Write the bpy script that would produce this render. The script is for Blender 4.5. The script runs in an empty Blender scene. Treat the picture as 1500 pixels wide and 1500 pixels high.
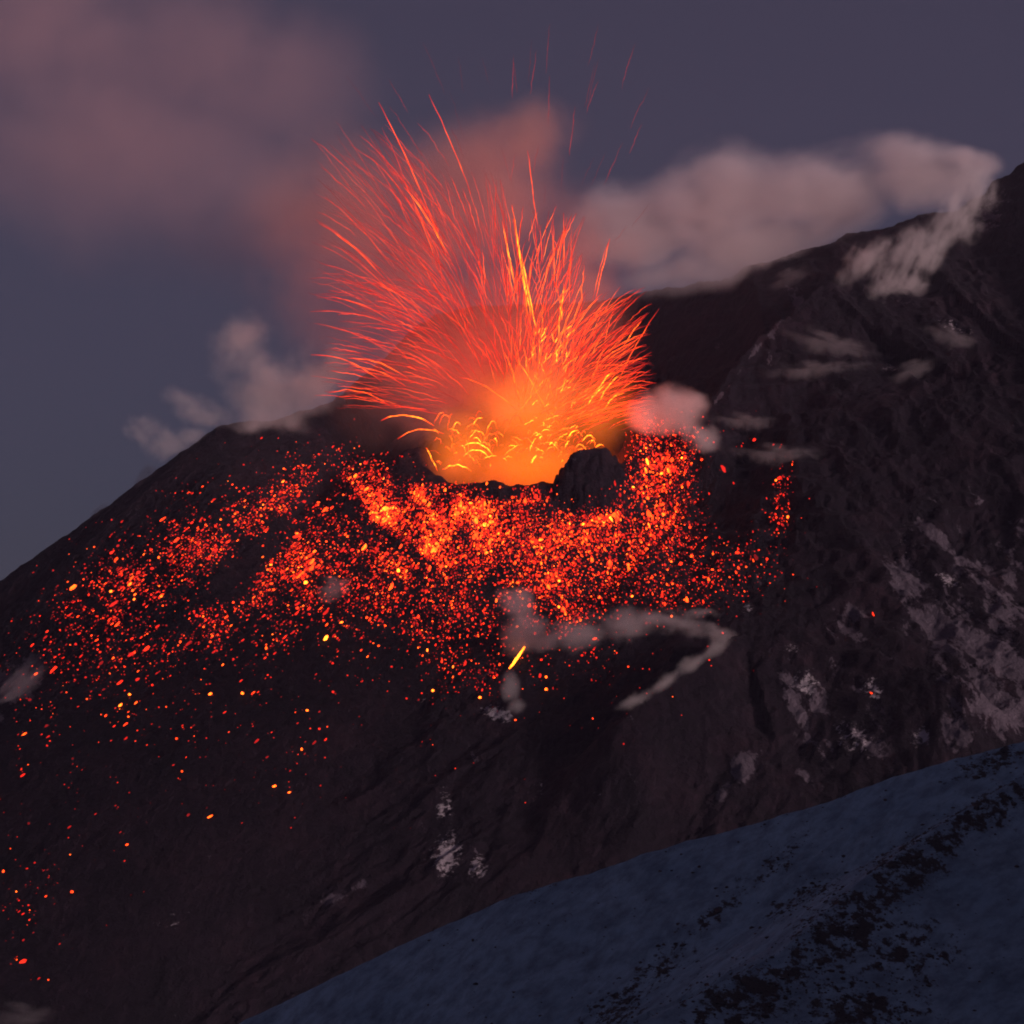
import bpy, bmesh, math, random
import numpy as np
from mathutils import Vector, Matrix, Euler

sc = bpy.context.scene
COL = sc.collection
random.seed(7)
RNG = np.random.default_rng(11)
R = math.radians

# ------------------------------------------------------------------ camera
F, CX, HZ = 4000.0, 750.0, 950.0           # focal length and horizon row, in pixels of a 1500 px wide picture
cam_d = bpy.data.cameras.new('camera')
cam_d.sensor_width = 36.0
cam_d.lens = 36.0 * F / 1500.0
cam_d.shift_y = (HZ - 750.0) / 1500.0
cam_d.clip_start = 10.0
cam_d.clip_end = 40000.0
cam = bpy.data.objects.new('camera', cam_d)
cam.rotation_euler = (R(90), 0, 0)
COL.objects.link(cam)
sc.camera = cam

# ------------------------------------------------------------------ sky, afterglow, exposure
SUN_EL, SUN_AZ = R(7.0), R(136.0)          # afterglow from behind the camera, to the right (azimuth clockwise from +Y)
w = bpy.data.worlds.new('World')
sc.world = w
w.use_nodes = True
nt = w.node_tree
nt.nodes.clear()
out = nt.nodes.new('ShaderNodeOutputWorld')
bg = nt.nodes.new('ShaderNodeBackground')
sky = nt.nodes.new('ShaderNodeTexSky')
sky.sky_type = 'NISHITA'
sky.sun_disc = False
sky.sun_elevation = SUN_EL
sky.sun_rotation = SUN_AZ
sky.altitude = 2500
sky.air_density = 1.0
sky.dust_density = 0.6
sky.ozone_density = 3.0
tint = nt.nodes.new('ShaderNodeMix')
tint.data_type = 'RGBA'
tint.blend_type = 'MIX'
tint.inputs[0].default_value = 0.92
tint.inputs[7].default_value = (1.02, 0.86, 1.50, 1)
nt.links.new(sky.outputs[0], tint.inputs[6])
nt.links.new(tint.outputs[2], bg.inputs[0])
bg.inputs[1].default_value = 0.0425
nt.links.new(bg.outputs[0], out.inputs[0])

sun_d = bpy.data.lights.new('afterglow_sun', 'SUN')
sun_d.energy = 3.4
sun_d.angle = R(11)
sun_d.color = (1.0, 0.72, 0.72)
sun = bpy.data.objects.new('afterglow_sun', sun_d)
sd = Vector((math.sin(SUN_AZ) * math.cos(SUN_EL), math.cos(SUN_AZ) * math.cos(SUN_EL), math.sin(SUN_EL)))
sun.rotation_euler = sd.to_track_quat('Z', 'Y').to_euler()
COL.objects.link(sun)

sc.view_settings.view_transform = 'Standard'
sc.view_settings.look = 'None'
sc.view_settings.exposure = 0.0
sc.view_settings.gamma = 1.0
sc.render.engine = 'CYCLES'
cy = sc.cycles
cy.use_denoising = True
cy.max_bounces = 4
cy.diffuse_bounces = 2
cy.glossy_bounces = 1
cy.volume_bounces = 1
cy.transparent_max_bounces = 64
cy.sample_clamp_indirect = 3.0
cy.volume_step_rate = 1.0
cy.volume_max_steps = 256
cy.filter_width = 1.9

# ------------------------------------------------------------------ helpers
def tag(o, label=None, cat=None, group=None, kind=None):
    if label: o['label'] = label
    if cat: o['category'] = cat
    if group: o['group'] = group
    if kind: o['kind'] = kind
    return o

def at(px, py, Y):
    return Vector(((px - CX) * Y / F, Y, (HZ - py) * Y / F))

_lat = RNG.random((256, 256))
def vnoise(x, y):
    xi = np.floor(x).astype(int); yi = np.floor(y).astype(int)
    fx = x - xi; fy = y - yi
    fx = fx * fx * fx * (fx * (fx * 6 - 15) + 10); fy = fy * fy * fy * (fy * (fy * 6 - 15) + 10)
    a = _lat[yi & 255, xi & 255]; b = _lat[yi & 255, (xi + 1) & 255]
    c = _lat[(yi + 1) & 255, xi & 255]; d = _lat[(yi + 1) & 255, (xi + 1) & 255]
    return ((a * (1 - fx) + b * fx) * (1 - fy) + (c * (1 - fx) + d * fx) * fy) * 2 - 1
def fbm(x, y, octv=5, gain=0.5, ridged=False):
    s = 0; a = 1.0; t = 0
    for k in range(octv):
        n = vnoise(x * 2 ** k + 17.3 * k, y * 2 ** k + 31.7 * k)
        if ridged: n = 1 - 2 * np.abs(n)
        s = s + a * n; t += a; a *= gain
    return s / t
def smax(a, b, k):
    h = np.clip(0.5 + 0.5 * (a - b) / k, 0, 1)
    return b * (1 - h) + a * h + k * h * (1 - h)
def smooth(e0, e1, v):
    t = np.clip((v - e0) / (e1 - e0), 0, 1)
    return t * t * (3 - 2 * t)

# ------------------------------------------------------------------ the mountain as a height field
CREST = [(-600, 1290, 4100), (-200, 995, 4130), (0, 852, 4150), (100, 785, 4160), (200, 712, 4170), (270, 664, 4180),
         (318, 630, 4190), (350, 622, 4190), (400, 618, 4200), (440, 606, 4240), (480, 592, 4300), (520, 562, 4450), (560, 528, 4600),
         (600, 488, 4750), (640, 460, 4850), (700, 449, 4900), (800, 446, 4900), (880, 440, 4820), (930, 431, 4740),
         (1000, 421, 4600), (1070, 405, 4500), (1100, 388, 4440), (1160, 374, 4430), (1230, 350, 4420), (1290, 333, 4410),
         (1340, 318, 4400), (1400, 306, 4390), (1430, 288, 4380), (1460, 262, 4370), (1500, 240, 4360), (1560, 222, 4350),
         (1640, 232, 4330), (1800, 330, 4300), (2300, 620, 4250)]
CXs = np.array([(p - CX) * Y / F for p, r, Y in CREST])
CZs = np.array([(HZ - r) * Y / F for p, r, Y in CREST])
CYs = np.array([Y for p, r, Y in CREST])

def roof(x, y, pts, sl, srr):
    """height of a spur: crest polyline in 3D, falling away with slope sl (far/left side) or srr (near/right side)"""
    best = np.full(x.shape, -1e9); near = np.full(x.shape, 1e9)
    for (a, b) in zip(pts[:-1], pts[1:]):
        ax, ay, az = a; bx, by, bz = b
        dx, dy = bx - ax, by - ay
        L2 = dx * dx + dy * dy
        t = np.clip(((x - ax) * dx + (y - ay) * dy) / L2, 0, 1)
        qx = ax + t * dx; qy = ay + t * dy
        d = np.hypot(x - qx, y - qy)
        side = (dx * (y - ay) - dy * (x - ax))
        L = math.sqrt(L2)
        c = side / L / np.maximum(d, 1)                # +1 straight out on the near side, 0 ahead of the end
        s = np.where(t >= 1, srr + (max(sl, 1.0) - srr) * smooth(.98, .35, c), np.where(side > 0, srr, sl))
        m = d < near
        best = np.where(m, az + t * (bz - az) - s * d, best); near = np.where(m, d, near)
    return best

PIT_C = (25.0, 4000.0); PIT_R = (166.0, 125.0)
RIM = [(-180, 662, 0), (-165, 676, 0), (-152, 690, 0), (-140, 702, 0), (-128, 709, 0), (-112, 706, 0), (-98, 710, 0), (-82, 708, 0), (-66, 708, 0),
       (-54, 700, 0), (-40, 690, 0), (-28, 668, 0), (-12, 646, 0), (0, 632, 0), (15, 600, 0), (40, 560, 0),
       (90, 545, 0), (140, 560, 0), (165, 640, 0), (180, 662, 0)]
RT = np.array([a for a, r, _ in RIM], float)
RZ = np.array([(HZ - r) * (PIT_C[1] + PIT_R[1] * math.sin(R(a))) / F for a, r, _ in RIM])

def P3(px, py, Y):
    v = at(px, py, Y); return (v.x, v.y, v.z)
SPUR_A = [P3(1500, 330, 4250), P3(1330, 372, 4210), P3(1200, 420, 4150), P3(1110, 500, 4070), P3(1035, 596, 3980), P3(1015, 640, 3920)]
SPUR_B = [P3(1420, 1010, 3110), P3(1250, 955, 3275), P3(1090, 932, 3340), P3(1000, 985, 3268), P3(930, 1030, 3228)]

def H(x, y):
    zc = np.interp(x, CXs, CZs); yr = np.interp(x, CXs, CYs)
    d = yr - y
    dd = np.maximum(d, 0)
    B = np.maximum(yr - 4440, 0)                      # the bench behind the crater
    kb = smooth(0, 300, B)
    bench = 0.15 * kb * np.minimum(dd, 280) + 0.12 * np.clip(dd - 280, 0, B)
    dd = np.minimum(dd, 280) + np.maximum(dd - 280 - B, 0)
    front = zc - (0.60 * dd - 0.000035 * dd * dd) - bench
    # lower down the flank evens out into one broad apron
    KX = np.arange(-1400., 1401., 20.)
    kz = np.interp(KX, CXs, CZs); ky = np.interp(KX, CXs, CYs); kd = ky - 3450.; kB = np.maximum(ky - 4440, 0)
    kf = smooth(0, 300, kB); kben = 0.15 * kf * 280 + 0.12 * kB; kd = 280 + np.maximum(kd - 280 - kB, 0)
    k3 = kz - (0.60 * kd - 0.000035 * kd * kd) - kben
    ker = np.exp(-(np.arange(-70, 71) * 20 / 650.) ** 2); ker /= ker.sum()
    k3 = np.convolve(np.pad(k3, 70, 'edge'), ker, 'valid')
    apron = np.interp(x, KX, k3) + 0.57 * (y - 3450.)
    wa = smooth(3800, 3480, y)
    front = front * (1 - wa) + apron * wa
    back = zc + 0.5 * d
    z = np.where(d > 0, front, back)
    # spur on the right, nearer than the slope behind the crater
    z = smax(z, roof(x, y, SPUR_A, 1.35, 0.56), 8)
    z = smax(z, roof(x, y, SPUR_B, 0.95, 0.85), 10)
    # gullies, ledges and rough ground, running down the fall line
    amp = smooth(-60, 120, d) * smooth(1.05, 1.9, np.hypot((x - PIT_C[0]) / PIT_R[0], (y - PIT_C[1]) / PIT_R[1]))
    def gul(ang):
        ca, sa = math.cos(R(ang)), math.sin(R(ang))
        u = x * ca + y * sa; v = -x * sa + y * ca
        wu = u + 30 * fbm(x / 150, y / 150, 3)
        return (6 + 8 * smooth(3300, 3700, y)) * fbm(wu / 240, v / 560, 4) + 15 * fbm(wu / 95, v / 300, 5, .55, ridged=True) + 6 * fbm(wu / 36, v / 80, 4, .6, ridged=True)
    wl = smooth(320, -220, x); wr = smooth(200, 480, x); wl = wl * (1 - wr)
    amp = amp * (.85 + .15 * smooth(3150, 3600, y) + .3 * wr)
    z = z + amp * (wl * gul(-58) + wr * gul(17) + (1 - wl - wr) * gul(-12))
    ledge = 26.0                                      # outcropping lava ledges on the right flank
    zz = z + 10 * fbm(x / 90, y / 90, 3)
    st = (np.floor(zz / ledge) + smooth(.25, .75, zz / ledge - np.floor(zz / ledge))) * ledge - zz
    z = z + st * .55 * smooth(.0, .35, fbm(x / 180 + 9, y / 180, 3) + .12) * smooth(100, 420, x)
    # the cone round the crater and its pit
    ex = (x - PIT_C[0]) / PIT_R[0]; ey = (y - PIT_C[1]) / PIT_R[1]
    r = np.hypot(ex, ey); th = np.degrees(np.arctan2(ey, ex))
    zr = np.interp(th, RT, RZ) + 5 * fbm(th / 9, th * 0 + 3.3, 4)
    cone = zr - np.maximum(r - 1, 0) * 145 * 0.60
    rear = smooth(0.1, 0.6, ey)
    z = smax(z, cone - rear * 400, 12)
    z = z + 9 * smooth(1.9, 1.2, r) * smooth(1.0, 1.12, r) * fbm(x / 34, y / 34, 4, ridged=True)
    # crag standing on the right front rim
    cx, cyy = (866 - CX) * 3890 / F, 3872.
    cr = np.maximum(np.abs((x - cx + .15 * (y - cyy)) / 52), np.abs((y - cyy) / 44)) * .3 + .7 * np.hypot((x - cx) / 50, (y - cyy) / 42) + 0.42 * fbm(x / 24, y / 24, 5, .62)
    top = (HZ - 663) * 3890 / F + 12 * fbm(x / 20, y / 20, 5, .6) + .08 * (x - cx)
    z = np.where(r > 0.93, np.maximum(z, top - 1.9 * np.maximum(cr - 0.25, 0) ** 1.7 * 42), z)
    pit = 174 + (zr - 174) * smooth(0.58, 1.0, r) + 4 * fbm(x / 20, y / 20, 3) * smooth(1, .9, r)
    z = np.where(r < 1, np.minimum(z, pit), z)
    # fine relief
    z = z + smooth(-30, 60, np.abs(d) + 30) * (4.5 * fbm(x / 24, y / 26, 4, 0.65))
    return z

GX = np.arange(-1150, 1300.1, 2.6)
GY = np.arange(2350, 5300.1, 3.0)
GZ = None
def build_grid():
    X, Y = np.meshgrid(GX, GY)
    return X, Y, H(X, Y)

def grid_mesh(name, X, Y, Z, mat):
    ny, nx = X.shape
    co = np.stack([X, Y, Z], -1).reshape(-1, 3).astype(np.float32)
    i = np.arange(ny * nx).reshape(ny, nx)
    q = np.stack([i[:-1, :-1], i[:-1, 1:], i[1:, 1:], i[1:, :-1]], -1).reshape(-1, 4).astype(np.int32)
    me = bpy.data.meshes.new(name)
    me.vertices.add(len(co)); me.vertices.foreach_set('co', co.ravel())
    me.loops.add(q.size); me.loops.foreach_set('vertex_index', q.ravel())
    me.polygons.add(len(q)); me.polygons.foreach_set('loop_start', np.arange(0, q.size, 4, dtype=np.int32))
    me.polygons.foreach_set('use_smooth', np.ones(len(q), bool))
    me.update()
    me.materials.append(mat)
    o = bpy.data.objects.new(name, me)
    COL.objects.link(o)
    return o

def sample(Zg, gx, gy, x, y):
    fx = np.clip((x - gx[0]) / (gx[1] - gx[0]), 0, len(gx) - 1.001); fy = np.clip((y - gy[0]) / (gy[1] - gy[0]), 0, len(gy) - 1.001)
    ix = fx.astype(int); iy = fy.astype(int); fx = fx - ix; fy = fy - iy
    return (Zg[iy, ix] * (1 - fx) + Zg[iy, ix + 1] * fx) * (1 - fy) + (Zg[iy + 1, ix] * (1 - fx) + Zg[iy + 1, ix + 1] * fx) * fy

def raycast(px, py, Zg, gx, gy, y0, y1, step=3.0):
    """first point of the ground seen at each pixel (nan: none)"""
    px = np.asarray(px, float); py = np.asarray(py, float)
    res = np.full(px.shape, np.nan)
    kx = (px - CX) / F; kz = (HZ - py) / F
    prev = None
    for Y in np.arange(y0, y1, step):
        dlt = kz * Y - sample(Zg, gx, gy, kx * Y, np.full(px.shape, Y))
        if prev is not None:
            m = np.isnan(res) & (dlt <= 0) & (prev > 0)
            t = prev / np.maximum(prev - dlt, 1e-6)
            res[m] = (Y - step + t * step)[m]
        prev = dlt
    return kx * res, res, kz * res

# ------------------------------------------------------------------ materials
def new_mat(name):
    m = bpy.data.materials.new(name); m.use_nodes = True
    m.node_tree.nodes.clear()
    return m, m.node_tree.nodes, m.node_tree.links
def N(ns, t, **kw):
    n = ns.new(t)
    for k, v in kw.items(): setattr(n, k, v)
    return n
def noise(ns, ls, vec, scale, detail=6, rough=0.55):
    n = ns.new('ShaderNodeTexNoise'); n.inputs['Scale'].default_value = scale
    n.inputs['Detail'].default_value = detail; n.inputs['Roughness'].default_value = rough
    if vec is not None: ls.new(vec, n.inputs['Vector'])
    return n.outputs[0]
def ramp(ns, ls, fac, stops):
    r = ns.new('ShaderNodeValToRGB'); e = r.color_ramp.elements
    while len(e) < len(stops): e.new(0.5)
    for k, (p, c) in enumerate(stops):
        e[k].position = p; e[k].color = (*c, 1) if len(c) == 3 else c
    ls.new(fac, r.inputs[0]); return r.outputs[0]
def mth(ns, ls, op, a, b=None, c=None, clamp=False):
    n = ns.new('ShaderNodeMath'); n.operation = op; n.use_clamp = clamp
    for k, v in enumerate((a, b, c)):
        if v is None: continue
        if isinstance(v, (int, float)): n.inputs[k].default_value = v
        else: ls.new(v, n.inputs[k])
    return n.outputs[0]
def mixc(ns, ls, f, a, b):
    n = ns.new('ShaderNodeMix'); n.data_type = 'RGBA'
    for s, v in ((0, f), (6, a), (7, b)):
        if isinstance(v, (int, float)): n.inputs[s].default_value = v
        elif isinstance(v, tuple): n.inputs[s].default_value = (*v, 1)
        else: ls.new(v, n.inputs[s])
    return n.outputs[2]

def rock_material():
    m, ns, ls = new_mat('volcanic_rock')
    o = N(ns, 'ShaderNodeOutputMaterial'); p = N(ns, 'ShaderNodeBsdfPrincipled')
    g = N(ns, 'ShaderNodeNewGeometry'); pos = g.outputs['Position']
    mp = N(ns, 'ShaderNodeMapping'); mp.inputs['Scale'].default_value = (1, .7, .9); ls.new(pos, mp.inputs[0])
    n1 = noise(ns, ls, mp.outputs[0], 0.012, 8, .6)
    n2 = noise(ns, ls, mp.outputs[0], 0.09, 8, .65)
    n3 = noise(ns, ls, pos, 0.45, 4, .6)
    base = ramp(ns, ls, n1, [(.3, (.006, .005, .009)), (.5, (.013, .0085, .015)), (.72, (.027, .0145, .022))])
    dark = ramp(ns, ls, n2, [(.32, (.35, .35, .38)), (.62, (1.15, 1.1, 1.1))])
    mm = N(ns, 'ShaderNodeMix'); mm.data_type = 'RGBA'; mm.blend_type = 'MULTIPLY'; mm.inputs[0].default_value = 1
    ls.new(base, mm.inputs[6]); ls.new(dark, mm.inputs[7])
    at_ = N(ns, 'ShaderNodeAttribute', attribute_name='snow')
    # streaks of old snow and frost left lying between the rocks
    mp2 = N(ns, 'ShaderNodeMapping'); mp2.vector_type = 'TEXTURE'; mp2.inputs['Rotation'].default_value = (0, 0, R(15)); mp2.inputs['Scale'].default_value = (1, 6.5, 2.0)
    ls.new(pos, mp2.inputs[0])
    sn = noise(ns, ls, mp2.outputs[0], 0.04, 10, .66)
    sn2 = noise(ns, ls, pos, 0.16, 6, .7)
    sx = mth(ns, ls, 'ADD', mth(ns, ls, 'MULTIPLY', mth(ns, ls, 'SUBTRACT', sn, .5), 2.4), mth(ns, ls, 'MULTIPLY', mth(ns, ls, 'SUBTRACT', sn2, .5), .55))
    sf = mth(ns, ls, 'SUBTRACT', mth(ns, ls, 'ADD', at_.outputs['Fac'], sx), .42)
    sf = mth(ns, ls, 'MULTIPLY', sf, 10.0, clamp=True)
    at2 = N(ns, 'ShaderNodeAttribute', attribute_name='frost')
    ff = mth(ns, ls, 'SUBTRACT', mth(ns, ls, 'ADD', at2.outputs['Fac'], noise(ns, ls, pos, .11, 8, .75)), 1.10)
    ff = mth(ns, ls, 'MULTIPLY', ff, 12.0, clamp=True)
    c = mixc(ns, ls, mth(ns, ls, 'MULTIPLY', sf, 0.8), mm.outputs[2], (.125, .105, .13))
    c = mixc(ns, ls, ff, c, (.42, .38, .41))
    ls.new(c, p.inputs['Base Color'])
    p.inputs['Roughness'].default_value = .93
    p.inputs['Specular IOR Level'].default_value = .2
    b = N(ns, 'ShaderNodeBump'); b.inputs['Strength'].default_value = .9; b.inputs['Distance'].default_value = 12
    ls.new(mth(ns, ls, 'ADD', n2, mth(ns, ls, 'MULTIPLY', n3, .25)), b.inputs['Height']); ls.new(b.outputs[0], p.inputs['Normal'])
    ls.new(p.outputs[0], o.inputs[0])
    return m

def snow_material():
    m, ns, ls = new_mat('dusk_snow')
    o = N(ns, 'ShaderNodeOutputMaterial'); p = N(ns, 'ShaderNodeBsdfPrincipled')
    g = N(ns, 'ShaderNodeNewGeometry'); pos = g.outputs['Position']
    n1 = noise(ns, ls, pos, 0.02, 6, .6)
    mp = N(ns, 'ShaderNodeMapping'); mp.inputs['Scale'].default_value = (.8, .5, 1); mp.inputs['Rotation'].default_value = (0, 0, R(20)); ls.new(pos, mp.inputs[0])
    n2 = noise(ns, ls, mp.outputs[0], 0.16, 9, .7)
    n3 = noise(ns, ls, pos, 0.8, 4, .6)
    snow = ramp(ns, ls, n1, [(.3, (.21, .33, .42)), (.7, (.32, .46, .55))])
    # wind-blown ash dusted in streaks over the snow
    mpa = N(ns, 'ShaderNodeMapping'); mpa.vector_type = 'TEXTURE'; mpa.inputs['Rotation'].default_value = (0, 0, R(-35)); mpa.inputs['Scale'].default_value = (1, 3.2, 1); ls.new(pos, mpa.inputs[0])
    na = noise(ns, ls, mpa.outputs[0], .10, 9, .72)
    dust = ramp(ns, ls, na, [(.34, (.50, .50, .52)), (.60, (1.1, 1.1, 1.1))])
    md_ = N(ns, 'ShaderNodeMix'); md_.data_type = 'RGBA'; md_.blend_type = 'MULTIPLY'; md_.inputs[0].default_value = 1
    ls.new(snow, md_.inputs[6]); ls.new(dust, md_.inputs[7]); snow = md_.outputs[2]
    a = N(ns, 'ShaderNodeAttribute', attribute_name='scrub')
    f = mth(ns, ls, 'MULTIPLY', mth(ns, ls, 'SUBTRACT', mth(ns, ls, 'ADD', a.outputs['Fac'], mth(ns, ls, 'MULTIPLY', mth(ns, ls, 'SUBTRACT', n2, .5), 2.2)), .42), 7.0, clamp=True)
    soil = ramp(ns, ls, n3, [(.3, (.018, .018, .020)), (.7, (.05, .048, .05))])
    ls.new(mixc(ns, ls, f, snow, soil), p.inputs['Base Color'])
    p.inputs['Roughness'].default_value = .85
    p.inputs['Specular IOR Level'].default_value = .2
    b = N(ns, 'ShaderNodeBump'); b.inputs['Strength'].default_value = .5; b.inputs['Distance'].default_value = 3
    ls.new(mth(ns, ls, 'ADD', n2, mth(ns, ls, 'MULTIPLY', n3, .2)), b.inputs['Height']); ls.new(b.outputs[0], p.inputs['Normal'])
    ls.new(p.outputs[0], o.inputs[0])
    return m

def hot_material(name, sampling='NONE', gain=1.0, red=1.0):
    """incandescent lava: the 'heat' of the piece gives its colour and brightness"""
    m, ns, ls = new_mat(name)
    o = N(ns, 'ShaderNodeOutputMaterial'); e = N(ns, 'ShaderNodeEmission')
    a = N(ns, 'ShaderNodeAttribute', attribute_name='hotness')
    c = ramp(ns, ls, a.outputs['Fac'], [(0, (1, .04, .05)), (.3, (1, .03 * red, .022 * red)), (.5, (1, .042 * red * red, .013 * red * red)), (.75, (1, .11 * red, .008 * red)), (1, (1, .26 * red, .014))])
    s = mth(ns, ls, 'MULTIPLY', mth(ns, ls, 'POWER', a.outputs['Fac'], 1.9), 7.0 * gain)
    s = mth(ns, ls, 'ADD', s, 0.06)
    ls.new(c, e.inputs[0]); ls.new(s, e.inputs[1]); ls.new(e.outputs[0], o.inputs[0])
    m.cycles.emission_sampling = sampling
    return m

M_ROCK, M_SNOW = rock_material(), snow_material()
M_HOT = hot_material('incandescent_lava')
M_COAL = hot_material('glowing_rock', 'NONE', 1.0, .76)
M_BLOCK = hot_material('glowing_block', 'FRONT_BACK', 1.15, .80)
M_JET = hot_material('flung_lava', 'FRONT_BACK', .75)

def set_attr(me, name, vals):
    a = me.attributes.new(name, 'FLOAT', 'POINT')
    a.data.foreach_set('value', np.asarray(vals, np.float32).ravel())

# ------------------------------------------------------------------ mountain
X, Y, GZ = build_grid()
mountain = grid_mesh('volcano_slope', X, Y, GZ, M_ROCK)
tag(mountain, 'dark rocky volcano slope with a glowing crater below its ridge', 'mountain', kind='structure')
PXg = X / Y * F + CX; PYg = HZ - GZ / Y * F

def blob_mask(px, py, blobs):
    s = np.zeros(px.shape)
    for (bx, by, rx, ry, ang, wgt) in blobs:
        ca, sa = math.cos(R(ang)), math.sin(R(ang))
        dx, dy = px - bx, py - by
        u = (dx * ca + dy * sa) / rx; v = (-dx * sa + dy * ca) / ry
        s = np.maximum(s, wgt * np.exp(-(u * u + v * v)))
    return s
# old snow fields on the right flank (where they lie on the ground)
SNOW = [(1170, 440, 22, 6, -50, .6), (1140, 475, 24, 5, -55, .6), (1105, 515, 24, 5, -52, .6), (1075, 555, 26, 4, -55, .6), (1055, 580, 16, 4, -55, .6), (1420, 900, 110, 150, 20, .50), (1250, 1060, 110, 70, 30, .46), (1330, 850, 45, 30, 60, .62), (1370, 930, 40, 90, -18, .62), (1440, 960, 80, 80, 0, .66), (1470, 1040, 120, 45, 0, .70), (1400, 1070, 60, 30, 0, .66),
        (1240, 910, 40, 32, 20, .60), (1160, 1020, 30, 60, -30, .55), (1220, 1040, 90, 25, 35, .56), (1480, 840, 22, 60, 0, .58), (1380, 790, 50, 25, 40, .5),
        (1090, 1120, 22, 35, 30, .60), (1060, 1160, 40, 14, -45, .58), (1190, 1145, 45, 12, 30, .6), (15, 1005, 45, 35, -40, .66), (60, 965, 50, 16, -45, .58), (500, 1310, 70, 10, -28, .5),
        (1170, 420, 30, 12, -20, .5), (1440, 320, 60, 30, 0, .42)]
FROST = [(655, 1250, 45, 70, 10, .46), (650, 1180, 30, 60, 0, .42), (700, 1270, 30, 40, 0, .46), (730, 1045, 50, 22, 15, .47), (620, 1025, 22, 10, 0, .42), (790, 1160, 40, 70, 0, .36),
         (1180, 1000, 50, 40, 30, .44), (1280, 1010, 40, 30, 35, .45), (1250, 1080, 90, 50, 30, .42), (1350, 1080, 30, 40, 0, .45), (1160, 950, 30, 15, 0, .42), (1390, 850, 50, 20, 30, .44), (1095, 890, 25, 22, 0, .42),
         (1330, 790, 60, 60, 40, .36), (640, 1370, 80, 15, -20, .44), (250, 1350, 80, 40, -20, .36), (1400, 480, 70, 25, 25, .40), (1300, 540, 60, 20, 0, .36), (1430, 310, 60, 60, 0, .36), (880, 1160, 40, 40, 0, .34)]
set_attr(mountain.data, 'snow', blob_mask(PXg, PYg, SNOW))
set_attr(mountain.data, 'frost', blob_mask(PXg, PYg, FROST) * 1.5)
def hit(px, py):
    return raycast(px, py, GZ, GX, GY, 2360, 5200)
def hit1(px, py):
    a, b, c = hit(np.array([px]), np.array([py])); return Vector((a[0], b[0], c[0]))

# ------------------------------------------------------------------ snowy ridge in front
FC = [(-200, 1790), (100, 1625), (350, 1499), (450, 1450), (600, 1378), (750, 1312), (900, 1268), (1000, 1232), (1180, 1186), (1300, 1140), (1400, 1110), (1500, 1084), (1700, 1030), (2000, 980)]
FYR = 1650.0
FXs = np.array([(p - CX) * FYR / F for p, r in FC]); FZs = np.array([(HZ - r) * FYR / F for p, r in FC])
RIB = [P3(1560, 1100, 1560), P3(1400, 1195, 1500), P3(1260, 1290, 1420), P3(1150, 1390, 1350), P3(900, 1520, 1270)]
def HF(x, y):
    zc = np.interp(x, FXs, FZs)
    k = 2.2 * fbm(x / 34, x * 0 + 4.4, 5, .6)
    d = FYR - y
    z = np.where(d > 0, zc + k - 0.42 * d - 0.0002 * d * d, zc + k + 0.7 * d)
    z = z + smooth(0, 60, d) * (6 * fbm(x / 110 + y / 200, y / 110, 4) + 2.6 * fbm(x / 22 + y / 60, y / 16, 5, .6) + .7 * fbm(x / 5, y / 5, 3, .6) + 4.0 * fbm((x * .73 - y * .68) / 26, (x * .68 + y * .73) / 150, 4, .55, ridged=True))
    z = smax(z, roof(x, y, RIB, 0.5, 0.55) + 1.5 * fbm(x / 14, y / 14, 3), 5)
    return z
FGX = np.arange(-420, 520.1, 1.6); FGY = np.arange(1050, 1800.1, 1.8)
FX_, FY_ = np.meshgrid(FGX, FGY); FZ_ = HF(FX_, FY_)
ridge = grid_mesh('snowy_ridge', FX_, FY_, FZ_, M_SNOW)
tag(ridge, 'blue-grey snowy ridge in shade at the lower right', 'ridge', kind='structure')
fpx = FX_ / FY_ * F + CX; fpy = HZ - FZ_ / FY_ * F
SCRUB = [(1130, 1270, 90, 14, -38, .55), (1040, 1340, 80, 16, -42, .55), (960, 1420, 90, 20, -40, .58), (1450, 1120, 80, 16, -20, .64), (1230, 1160, 60, 7, -18, .55),
         (1440, 1195, 120, 24, -32, .66), (1330, 1275, 110, 34, -38, .72), (1230, 1370, 120, 45, -35, .70), (1100, 1460, 130, 40, -20, .70), (1330, 1400, 80, 50, 0, .58), (1180, 1310, 80, 18, -30, .5),
         (1250, 1480, 120, 50, 0, .62), (900, 1480, 60, 30, -20, .6), (820, 1290, 120, 5, -22, .5)]
scrub = blob_mask(fpx, fpy, [(a, b, c * 1.1, d * 1.5, e, g * .86) for (a, b, c, d, e, g) in SCRUB])
set_attr(ridge.data, 'scrub', scrub)

# unseen slope added at right, shaped to keep the ridge in shade
hs_, hy_ = np.meshgrid(np.arange(0, 1401, 14.0), np.arange(300, 1901, 14.0))
hx_ = hs_ + np.interp(hy_, [300, 900, 1050, 1900], [150, 290, 521, 521])
hz_ = np.maximum(HF(hx_, hy_), -250) + smooth(0, 420, hs_) * 560 * smooth(200, 500, hy_)
shade_hill = grid_mesh('shade_slope', hx_, hy_, hz_, M_SNOW)
set_attr(shade_hill.data, 'scrub', hz_ * 0 + .3)
tag(shade_hill, 'unseen snowy slope added beyond the right picture edge to shade the ridge', 'shade_slope', kind='structure')

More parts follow.
